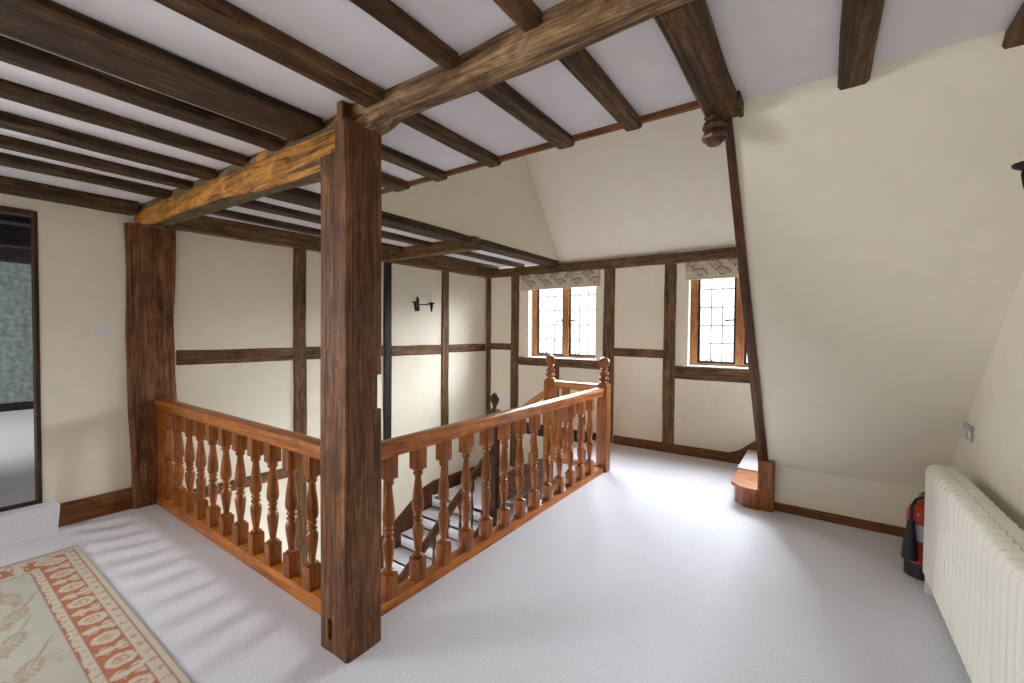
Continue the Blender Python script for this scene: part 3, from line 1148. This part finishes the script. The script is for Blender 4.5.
# short run between the two newels at the stair head
bs = empty('balustrade', (-2.25, 4.40, 0))
tag(bs, 'short balustrade with a carved newel at the head of the stairs', 'balustrade')
nw2 = newel(bs, -2.60, -2.485, 4.345, 4.46, -0.35, 0.935)
finial(nw2, -2.542, 4.402, 0.94)
extrude('handrail', handrail_prof(0.088, 0.085), (-2.49, 4.40, 0.85), (-1.925, 4.40, 0.85), RAIL_X, bs)
extrude('base_rail', base_prof(0.095, 0.055), (-2.49, 4.40, 0.0), (-1.925, 4.40, 0.0), RAIL_X, bs)
BAL3 = baluster_mesh(0.05, 0.854)
for i, x in enumerate((-2.335, -2.125)):
    p = Vector((x, 4.40, 0.05))
    if i == 0:
        b3 = mk('baluster', BAL3.v, BAL3.f, RAIL_Z, bs, Matrix.Translation(p), True)
    else:
        c = b3.copy()
        C.objects.link(c)
        c.parent = bs
        c.matrix_basis = W[bs].inverted() @ Matrix.Translation(p)

# ------------------------------------------------------------------ staircase down
stc = empty('staircase', (-3.6, 3.2, -2.75))
tag(stc, 'carpeted staircase turning down inside the stairwell behind the balustrades', 'staircase')
XI = -3.34
steps = []
fl2 = MB()
rise = 0.2075


def step_box(mb, poly, zt, t=0.04):
    mb.prism(poly, zt - t, zt)


# upper flight, going down to the left along the window wall
treads, nos_shade, carp = MB(), MB(), MB()
carp.box(-2.85, -2.53, 4.42, YB - 0.02, -0.24, -0.2075)
carp.box(-2.56, -2.53, 4.42, YB - 0.02, -0.2075, -0.03)
carp.box(-3.15, -2.82, 4.42, YB - 0.02, -0.455, -0.415)
carp.box(-2.85, -2.82, 4.42, YB - 0.02, -0.43, -0.215)
carp.box(-3.34, -3.12, 4.42, YB - 0.02, -0.66, -0.6225)
carp.box(-3.15, -3.12, 4.42, YB - 0.02, -0.64, -0.42)
carp.prism([(-3.34, 4.42), (-3.34, YB - 0.02), (-4.36, YB - 0.02)], -0.66, -0.6225)
# quarter landing
carp.box(-4.40, -3.12, 4.38, YB - 0.02, -0.88, -0.83)
carp.prism([(-3.32, 4.40), (-4.36, YB - 0.03), (-4.33, YB - 0.02), (-3.30, 4.44)], -0.84, -0.63)
# lower flight towards the camera
z = -0.83
y = 4.40
nstep = 0
while z - 0.18 > -2.70 and y - 0.27 > 1.45:
    z -= 0.18
    carp.box(swall(y) + 0.045, XI - 0.02, y - 0.29, y + 0.0, z - 0.04, z)
    carp.box(swall(y) + 0.045, XI - 0.02, y - 0.02, y + 0.008, z - 0.02, z + 0.17)
    nos_shade.tube([(swall(y) + 0.05, y - 0.03, z + 0.008), (XI - 0.03, y - 0.03, z + 0.006)], 0.006, 6)  # dark strip standing in for the shade under each nosing
    y -= 0.27
    nstep += 1
yend, zend = y, z
carp.build('stair_carpet', CARPET, stc)
nos_shade.build('nosing_shade', IRON, stc)
# strings
slope = 0.18 / 0.27
ws = MB()
pts = [(4.40 + 0.05, -0.66), (4.22, -0.72), (yend, -0.72 - (4.22 - yend) * slope)]
o_in = [(4.40 + 0.05, -0.95), (4.22, -1.12), (yend, -1.12 - (4.22 - yend) * slope)]
top = [(YB - 0.03, -0.66)] + pts
bot = [(YB - 0.03, -0.95)] + o_in
rings = []
for (ya, za), (yb, zb_) in zip(top, bot):
    xw = swall(ya)
    rings.append([(xw, ya, za), (xw + 0.045, ya, za), (xw + 0.045, ya, zb_), (xw, ya, zb_)])
ws.loft(rings)
ws.build('wall_string', DARK_X, stc)
ins = MB()
rings = []
for ya, za in ((4.40, -0.70), (yend, -0.70 - (4.40 - yend) * slope)):
    rings.append([(XI - 0.025, ya, za), (XI + 0.025, ya, za), (XI + 0.025, ya, za - 0.32), (XI - 0.025, ya, za - 0.32)])
ins.loft(rings)
ins.build('outer_string', DARK_X, stc)
us = MB()
rings = []
for xa, za in ((-2.58, 0.03), (-3.0, -0.17), (XI, -0.40)):
    rings.append([(xa, 4.38, za), (xa, 4.42, za), (xa, 4.42, za - 0.36), (xa, 4.38, za - 0.36)])
us.loft(rings)
us.build('upper_string', DARK_X, stc)
# rails of the flights
zr = lambda yy: -0.959 + 0.672 * (yy - 2.836)
prof = [(yy * 0.85, zz - 0.07) for yy, zz in handrail_prof(0.085, 0.075)]
extrude('lower_handrail', prof, (XI, 4.33, zr(4.33)), (XI, yend, zr(yend)), DARK_X, stc)
extrude('upper_handrail', [(yy * 0.85, zz * 0.85) for yy, zz in prof], (-2.60, 4.40, 0.82), (XI + 0.05, 4.40, 0.34), RAIL_X, stc)
n3 = newel(stc, XI - 0.05, XI + 0.05, 4.33, 4.43, -1.25, 0.50, DARK_Z)
fb = MB()
fb.lathe([(0.04, 0), (0.042, 0.012), (0.028, 0.022), (0.022, 0.034), (0.034, 0.045), (0.036, 0.055), (0.03, 0.064), (0.044, 0.085), (0.056, 0.118), (0.058, 0.145),
          (0.05, 0.178), (0.034, 0.20), (0.014, 0.213), (0, 0.216)], (XI, 4.38, 0.505), seg=16)
fb.build('finial', OAK_BLACK, n3, origin=(XI, 4.38, 0.505), smooth=True)
yy = 4.15
first = None
while yy > yend + 0.1:
    zt = zr(yy) - 0.06
    zb_ = -0.70 - (4.40 - yy) * slope - 0.01
    h = zt - zb_
    s = MB()
    s.box(-0.02, 0.02, -0.02, 0.02, 0, 0.14, 0.003)
    s.box(-0.02, 0.02, -0.02, 0.02, h - 0.14, h, 0.003)
    s.lathe([(r_ * 0.62, 0.14 + (h - 0.28) * t_) for r_, t_ in [(0.03, 0), (0.02, 0.06), (0.03, 0.3), (0.033, 0.36), (0.02, 0.42), (0.03, 0.46), (0.02, 0.5), (0.034, 0.58), (0.028, 0.75), (0.018, 0.92), (0.03, 1)]], seg=10)
    if first is None:
        first = mk('stair_baluster', s.v, s.f, DARK_Z, stc, Matrix.Translation((XI, yy, zb_)), True)
    else:
        c = first.copy()
        C.objects.link(c)
        c.parent = stc
        c.matrix_basis = W[stc].inverted() @ Matrix.Translation((XI, yy, zb_))
    yy -= 0.21
xx = -2.78
while xx > -3.3:
    t = (-2.6 - xx) / (-2.6 - XI - 0.05)
    zt = 0.82 - 0.48 * (-2.60 - xx) / 0.69 - 0.05
    zb_ = 0.03 - 0.58 * (-2.58 - xx) - 0.01
    c = mk('upper_baluster', *(lambda q: (q.v, q.f))(baluster_mesh(zb_, zt)), RAIL_Z, stc, Matrix.Translation((xx, 4.40, zb_)), True)
    xx -= 0.2

# ------------------------------------------------------------------ small steps behind the sloped wall
su = empty('winding_steps', (-0.45, 4.8, 0))
tag(su, 'small oak bullnose step with carpet, leading up behind the sloped wall', 'steps')
bn = MB()
poly = [(-0.575, 5.50), (-0.575, 4.30), (-0.50, 4.205), (-0.40, 4.185), (-0.33, 4.215), (-0.30, 4.30), (-0.30, 5.50)]
bn.prism(poly, 0, 0.155)
bn.build('riser', RAIL_Z, su)
tp = MB()
poly2 = [(-0.605, 5.50), (-0.605, 4.285), (-0.515, 4.18), (-0.40, 4.158), (-0.32, 4.19), (-0.28, 4.29), (-0.28, 5.50)]
tp.prism(poly2, 0.152, 0.18)
tp.build('bullnose_tread', RAIL_X, su)
cp = MB()
cp.box(-0.612, -0.26, 4.70, 5.50, 0.178, 0.196, 0.005)
cp.box(-0.612, -0.600, 4.70, 5.50, 0.14, 0.19)
cp.box(-0.30, 0.02, 4.40, 5.50, 0.05, 0.36)
cp.box(0.0, 0.30, 4.40, 5.50, 0.05, 0.54)
cp.box(0.28, 0.58, 4.40, 5.50, 0.05, 0.72)
cp.box(0.56, 2.3, 4.40, 5.50, 0.05, 0.90)
cp.build('carpet_runner', CARPET, su)
ss = MB()
rings = []
for xa, za, zb_ in ((-0.82, 0.0, 0.115), (-0.72, 0.0, 0.15), (-0.54, 0.05, 0.30), (0.60, 0.8, 1.12)):
    rings.append([(xa, YB - 0.03, za), (xa, YB - 0.005, za), (xa, YB - 0.005, zb_), (xa, YB - 0.03, zb_)])
ss.loft(rings)
ss.build('wall_string', SKIRT, su)
nn = MB()
nn.box(-0.392, -0.272, 4.20, 4.305, 0, 0.425, 0.006)
nn.build('newel_stub', RAIL_Z, su)

# ------------------------------------------------------------------ doorway
dr_ = empty('door_1', (XL, 0.09, 0.205))
struct(dr_, 'dark framed open doorway on the left', 'door')
f = MB()
f.box(XL - 0.11, XL + 0.008, 0.585, 0.608, 0.205, 2.345, 0.004)
f.build('jamb', OAK_JOIST_Z, dr_)
f = MB()
f.box(XL - 0.11, XL + 0.012, -0.445, -0.408, 0.205, 2.345, 0.004)
f.build('jamb', OAK_JOIST_Z, dr_)
f = MB()
f.box(XL - 0.11, XL + 0.012, -0.41, 0.59, 2.31, 2.345, 0.004)
f.build('head', OAK_JOIST_LEFT, dr_)
f = MB()
f.box(XL - 0.06, XL + 0.004, -0.41, 0.59, 0.205, 0.222, 0.003)
f.build('threshold', OAK_BLACK, dr_)
cs_ = MB()
cs_.loft([[(XL, -0.55, 0), (XL + 0.13, -0.55, 0), (XL + 0.125, -0.55, 0.18), (XL + 0.11, -0.55, 0.2), (XL, -0.55, 0.2)],
          [(XL, 0.665, 0), (XL + 0.13, 0.665, 0), (XL + 0.125, 0.68, 0.18), (XL + 0.11, 0.683, 0.2), (XL, 0.68, 0.2)]])
tag(cs_.build('carpeted_step', CARPET, smooth=True), 'low carpeted step in front of the dark doorway', 'step')
for k, (xb, lab) in enumerate([(-5.6, 'dark ceiling beam in the next room, nearest the doorway'), (-7.2, 'dark ceiling beam halfway down the next room'), (-8.9, 'dark ceiling beam at the far end of the next room')]):
    o = timber('ceiling_beam', (xb, -1.15 if xb > -6.5 else -2.9, 2.50), (xb, 3.9, 2.50), 0.2, 0.24, OAK_BLACK, j=0.006)
    tag(o, lab, 'beam', 'beams in the next room')

# ------------------------------------------------------------------ radiator
RX0, RX1 = 0.535, 0.69
ra = empty('column_radiator', (0.61, 2.4, 0))
tag(ra, 'long cream column radiator standing against the right wall', 'radiator')
sec = MB()
r = 0.031
xm = (RX0 + RX1) / 2
xf = RX0 + r
half = [(xf, 0, 0.10), (xf, 0, 0.35), (xf, 0, 0.60), (xf, 0, 0.690), (xf + 0.001, 0, 0.704), (xf + 0.005, 0, 0.714), (xf + 0.014, 0, 0.7175), (xf + 0.032, 0, 0.7155)]
mir = [(RX0 + RX1 - p[0], p[1], p[2]) for p in half][::-1]
sec.tube(half + [(xm, 0, 0.703)] + mir, r, 12)
sec.tube([(xm, 0, 0.08), (xm, 0, 0.70)], 0.026, 10)
sec.tube([(xf, 0, 0.11), (xf + 0.008, 0, 0.085), (xf + 0.025, 0, 0.075), (RX1 - r - 0.025, 0, 0.075), (RX1 - r - 0.008, 0, 0.085), (RX1 - r, 0, 0.11)], r, 12)
ny = 32
pitch = 0.0715
for i in range(ny):
    p = Vector((0, 3.468 - pitch * i, 0))
    if i == 0:
        s0 = mk('radiator_column', sec.v, sec.f, RAD, ra, Matrix.Translation(p), True)
    else:
        c = s0.copy()
        C.objects.link(c)
        c.parent = ra
        c.matrix_basis = W[ra].inverted() @ Matrix.Translation(p)
hd = MB()
yl = 3.468 - pitch * (ny - 1)
hd.tube([((RX0 + RX1) / 2, yl, 0.69), ((RX0 + RX1) / 2, 3.468, 0.69)], 0.03, 12)
hd.tube([((RX0 + RX1) / 2, yl, 0.09), ((RX0 + RX1) / 2, 3.468, 0.09)], 0.03, 12)
hd.build('header_pipes', RAD, ra, smooth=True)
for yy in (3.43, 2.4, 1.4):
    for xa in (RX0 + 0.005, RX1 - 0.04):
        ft = MB()
        ft.box(xa, xa + 0.035, yy - 0.012, yy + 0.012, 0.0, 0.09, 0.004)
        ft.build('foot', RAD, ra)
vl = MB()
vl.tube([((RX0 + RX1) / 2, 3.50, 0.09), ((RX0 + RX1) / 2, 3.535, 0.09), ((RX0 + RX1) / 2, 3.54, 0.06), ((RX0 + RX1) / 2, 3.54, 0.0)], 0.008, 8)
vl.build('valve', RAD, ra, smooth=True)

# ------------------------------------------------------------------ fire extinguisher
EX, EY = 0.555, 3.655
ex = empty('fire_extinguisher', (EX, EY, 0))
tag(ex, 'red fire extinguisher with black hose on the floor behind the radiator', 'fire extinguisher')
b = MB()
b.lathe([(0.070, 0.02), (0.074, 0.03), (0.074, 0.385), (0.070, 0.41), (0.056, 0.435), (0.034, 0.452), (0.024, 0.458), (0.022, 0.475)], (EX, EY, 0), seg=28)
b.build('cylinder', RED, ex, origin=(EX, EY, 0), smooth=True)
b = MB()
b.lathe([(0.072, 0), (0.080, 0.004), (0.080, 0.085), (0.0765, 0.09)], (EX, EY, 0), seg=28)
b.build('base_skirt', BLACKP, ex, origin=(EX, EY, 0), smooth=True)
b = MB()
seg = 18
rings = []
for zz in (0.235, 0.335):
    rings.append([(EX + 0.0752 * math.cos(a), EY + 0.0752 * math.sin(a), zz) for a in [math.radians(205 + 130 * k / seg) for k in range(seg + 1)]] +
                 [(EX + 0.0735 * math.cos(a), EY + 0.0735 * math.sin(a), zz) for a in [math.radians(205 + 130 * k / seg) for k in range(seg, -1, -1)]])
b.loft(rings)
b.build('paper_label', LABELM, ex, smooth=True)
b = MB()
b.lathe([(0.018, 0.455), (0.020, 0.47), (0.016, 0.49), (0.014, 0.505)], (EX, EY, 0), seg=14)
b.box(EX - 0.02, EX + 0.02, EY - 0.012, EY + 0.012, 0.485, 0.512, 0.004)
b.build('valve', BRASS, ex, smooth=True)
b = MB()
b.tube([(EX, EY, 0.515), (EX + 0.01, EY - 0.05, 0.535), (EX + 0.012, EY - 0.11, 0.545)], [0.009, 0.009, 0.007], 8)
b.tube([(EX, EY, 0.495), (EX + 0.01, EY - 0.05, 0.498), (EX + 0.012, EY - 0.105, 0.49)], [0.009, 0.009, 0.007], 8)
b.build('lever', BLACKP, ex, smooth=True)
b = MB()
hp = [(EX, EY, 0.49), (EX - 0.035, EY - 0.05, 0.487), (EX - 0.06, EY - 0.082, 0.45), (EX - 0.063, EY - 0.086, 0.40), (EX - 0.062, EY - 0.084, 0.34)]
b.tube(hp, 0.009, 10)
b.tube([(EX - 0.062, EY - 0.084, 0.36), (EX - 0.064, EY - 0.086, 0.31), (EX - 0.066, EY - 0.092, 0.22), (EX - 0.066, EY - 0.094, 0.13)], [0.016, 0.023, 0.034, 0.040], 14)
b.build('hose_and_horn', BLACKP, ex, smooth=True)

# ------------------------------------------------------------------ switch, socket, sconces
sp = empty('light_switch', (XL, 0.948, 1.48))
tag(sp, 'white double light switch between the doorway and the left post', 'light switch')
b = MB()
b.box(XL, XL + 0.010, 0.905, 0.992, 1.436, 1.524, 0.003)
b.build('plate', PLATE, sp)
for yy in (0.93, 0.967):
    b = MB()
    b.box(XL + 0.009, XL + 0.014, yy - 0.010, yy + 0.010, 1.465, 1.497, 0.002)
    b.build('rocker', PLATE, sp)

so = empty('wall_socket', (XR, 3.615, 0.93))
tag(so, 'brushed metal socket plate on the right wall above the radiator', 'socket')
b = MB()
b.box(XR - 0.009, XR, 3.53, 3.70, 0.888, 0.976, 0.003)
b.build('plate', STEEL, so)
for yy in (3.57, 3.66):
    b = MB()
    b.box(XR - 0.012, XR - 0.008, yy - 0.020, yy + 0.020, 0.901, 0.944, 0.002)
    b.build('outlet', PLATE, so)
for yy in (3.59, 3.64):
    b = MB()
    b.box(XR - 0.013, XR - 0.008, yy - 0.006, yy + 0.006, 0.950, 0.966, 0.001)
    b.build('rocker', PLATE, so)


def sconce(origin, nrm, label):
    """two-armed black iron wall light; nrm points into the room"""
    n = Vector(nrm).normalized()
    s = Vector((0, 0, 1)).cross(n)
    q = Matrix((n, s, Vector((0, 0, 1)))).transposed().to_4x4()
    O = Vector(origin)
    root = empty('wall_sconce', O)
    tag(root, label, 'wall light', 'two-armed iron wall lights')
    T = lambda a, b_, c: O + n * a + s * b_ + Vector((0, 0, c))
    b = MB()
    pl = [(-0.03, -0.10), (0.03, -0.10), (0.042, -0.07), (0.026, -0.03), (0.032, 0.04), (0.022, 0.08), (0, 0.10), (-0.022, 0.08), (-0.032, 0.04), (-0.026, -0.03), (-0.042, -0.07)]
    b.loft([[T(0.0, y, z) for y, z in pl], [T(0.014, y, z) for y, z in pl], [T(0.020, y * 0.8, z * 0.9) for y, z in pl]])
    b.build('back_plate', IRON, root)
    for sg in (-1, 1):
        b = MB()
        e = T(0.14, 0.14 * sg, 0.0)
        b.tube([T(0.012, 0, -0.012), T(0.05, 0.05 * sg, -0.012), T(0.10, 0.10 * sg, -0.008), e], 0.008, 8)
        arm = b.build('arm', IRON, root, smooth=True)
        b = MB()
        b.lathe([(0.002, -0.115), (0.010, -0.10), (0.012, -0.08), (0.018, -0.05), (0.022, -0.02), (0.020, -0.005), (0.042, 0.008), (0.046, 0.018), (0.040, 0.018), (0.018, 0.010)], e, seg=14)
        b.build('candle_cup', IRON, arm, smooth=True)
        b = MB()
        b.lathe([(0.011, 0.012), (0.011, 0.085), (0.006, 0.09)], e, seg=12)
        b.build('candle_tube', CANDLE, arm, smooth=True)
        b = MB()
        b.lathe([(0.007, 0.088), (0.013, 0.11), (0.011, 0.13), (0.004, 0.155), (0, 0.16)], e, seg=12)
        b.build('bulb', BULB, arm, smooth=True)


sconce((swall(4.135), 4.135, 1.87), (1, -0.0575, 0), 'black iron double wall sconce on the stairwell wall')
sconce((XR, 2.165, 2.09), (-1, 0, 0), 'black iron wall sconce cut off by the right edge above the radiator')

# ------------------------------------------------------------------ rug
RXa, RXb, RYa, RYb = -4.125, -1.2, -1.1, 0.70
CREAM, RUST, SAGE, LINE = srgb(208, 198, 180), srgb(186, 122, 92), srgb(190, 190, 178), srgb(172, 124, 104)
OLIVE, DARKE = srgb(158, 152, 120), srgb(120, 112, 104)
rr_ = random.Random(12)
motifs = []
gx = RXa + 0.50
while gx < RXb:
    for gy in (0.32, 0.13, -0.06, -0.25):
        motifs.append((gx + rr_.uniform(-0.05, 0.05), gy + rr_.uniform(-0.04, 0.04), rr_.uniform(-0.5, 0.5), rr_.choice((0, 1, 2))))
    gx += 0.27
leaves = []
for cx, cy, an, kind in motifs:
    d = Vector((math.cos(an), math.sin(an)))
    nrm2 = Vector((-d.y, d.x))
    for k in range(8):
        t = (k - 1) * 0.026
        for sg in (-1, 1):
            c = Vector((cx, cy)) + d * t + nrm2 * sg * (0.018 + 0.012 * math.sin(k * 0.8))
            leaves.append((c.x, c.y, an + sg * 0.8, (RUST, OLIVE, LINE)[(kind + k) % 3], 0.024, 0.008))
    leaves.append((cx - d.x * 0.08, cy - d.y * 0.08, an, OLIVE if kind else LINE, 0.14, 0.006))


def mixc(a, b_, k):
    return tuple(x * (1 - k) + y * k for x, y in zip(a, b_))


def rug_col(p):
    x, y = p
    dx, dy = x - RXa, RYb - y
    if dx < 0.012:
        return DARKE
    if dy < 0.006:
        return mixc(CREAM, DARKE, 0.55)
    if dx / 1.0 < dy:
        d, s = dx, y
    else:
        d, s = dy, x
    w = 0.0028 * mnoise.noise(Vector((x * 30, y * 30, 0)))
    d += w
    k0, k1, k2 = 0.078, 0.198, 0.245
    if d < k0:
        if abs(d - 0.03) < 0.004:
            return LINE
        q = ((s / 0.085) % 1.0 - 0.5) * 0.085
        rr = math.hypot(q, d - 0.052)
        if rr < 0.016 and mnoise.noise(Vector((x * 90, y * 90, 3))) > -0.1:
            return mixc(CREAM, LINE, 0.7)
        return CREAM
    if d < k0 + 0.005:
        return LINE
    if d < k1:
        t = (d - k0) / (k1 - k0)
        per = 0.118
        ci = math.floor(s / per)
        q = (s / per) - ci - 0.5
        j = mnoise.noise(Vector((x * 55, y * 55, 8))) * 0.09
        if ci % 2 == 0:
            e = (q / 0.44) ** 2 + ((t - 0.48) / 0.46) ** 2 + j * 2
            if e < 1:
                if 0.16 < e < 0.30 or e < 0.05:
                    return mixc(CREAM, RUST, 0.75)
                return CREAM
            return RUST
        # spiky leaf pair
        wv = 0.40 * abs(math.sin((t * 2.0 + 0.1) * math.pi)) ** 0.6 * (1.0 - 0.25 * t) + j
        if abs(q) < wv and not abs(abs(q) - 0.15 - 0.1 * t) < 0.03:
            return CREAM
        return RUST
    if d < k1 + 0.006 or abs(d - k2) < 0.005:
        return LINE
    if d < k2:
        q = ((s / 0.06) % 1.0 - 0.5) * 0.06
        if math.hypot(q, d - 0.222) < 0.012 and mnoise.noise(Vector((x * 90, y * 90, 3))) > -0.15:
            return mixc(CREAM, LINE, 0.55)
        return CREAM
    c = mixc(SAGE, OLIVE, max(0.0, 0.35 * mnoise.noise(Vector((x * 14, y * 14, 5))) + 0.25 * mnoise.noise(Vector((x * 60, y * 60, 2)))))
    for lx, ly, an, col, a, b_ in leaves:
        ux, uy = x - lx, y - ly
        if abs(ux) > 0.15 or abs(uy) > 0.15:
            continue
        ca, sa = math.cos(an), math.sin(an)
        u, v = ux * ca + uy * sa, -ux * sa + uy * ca
        if (u / a) ** 2 + (v / b_) ** 2 < 1:
            c = mixc(SAGE, col, 0.62)
    return c


xs = [RXa + 0.0085 * i for i in range(int((RXb - RXa) / 0.0085) + 1)]
ysr = []
yy = RYb
while yy > RYa:
    ysr.append(yy)
    yy -= 0.0075 if yy > 0.05 else 0.03
nx, ny_ = len(xs), len(ysr)
vs = [(x, y, 0.010 + 0.0015 * mnoise.noise(Vector((x * 3, y * 3, 1)))) for y in ysr for x in xs]
fs = [(j_ * nx + i, j_ * nx + i + 1, (j_ + 1) * nx + i + 1, (j_ + 1) * nx + i) for j_ in range(ny_ - 1) for i in range(nx - 1)]
# turned-down edge
edge = [i for i in range(nx)] + [k * nx + nx - 1 for k in range(1, ny_)] + [(ny_ - 1) * nx + i for i in range(nx - 2, -1, -1)] + [k * nx for k in range(ny_ - 2, 0, -1)]
k0 = len(vs)
vs += [(vs[e][0], vs[e][1], 0.0005) for e in edge]
ne = len(edge)
fs += [(edge[i], edge[(i + 1) % ne], k0 + (i + 1) % ne, k0 + i) for i in range(ne)]
oc = Vector((RXa, RYb, 0))
rg = mk('patterned_rug', [Vector(v) - oc for v in vs], fs, RUG, None, Matrix.Translation(oc), True)
paint(rg, lambda c: rug_col((c.x + oc.x, c.y + oc.y)))
tag(rg, 'cream and terracotta bordered rug on the carpet at the lower left', 'rug')
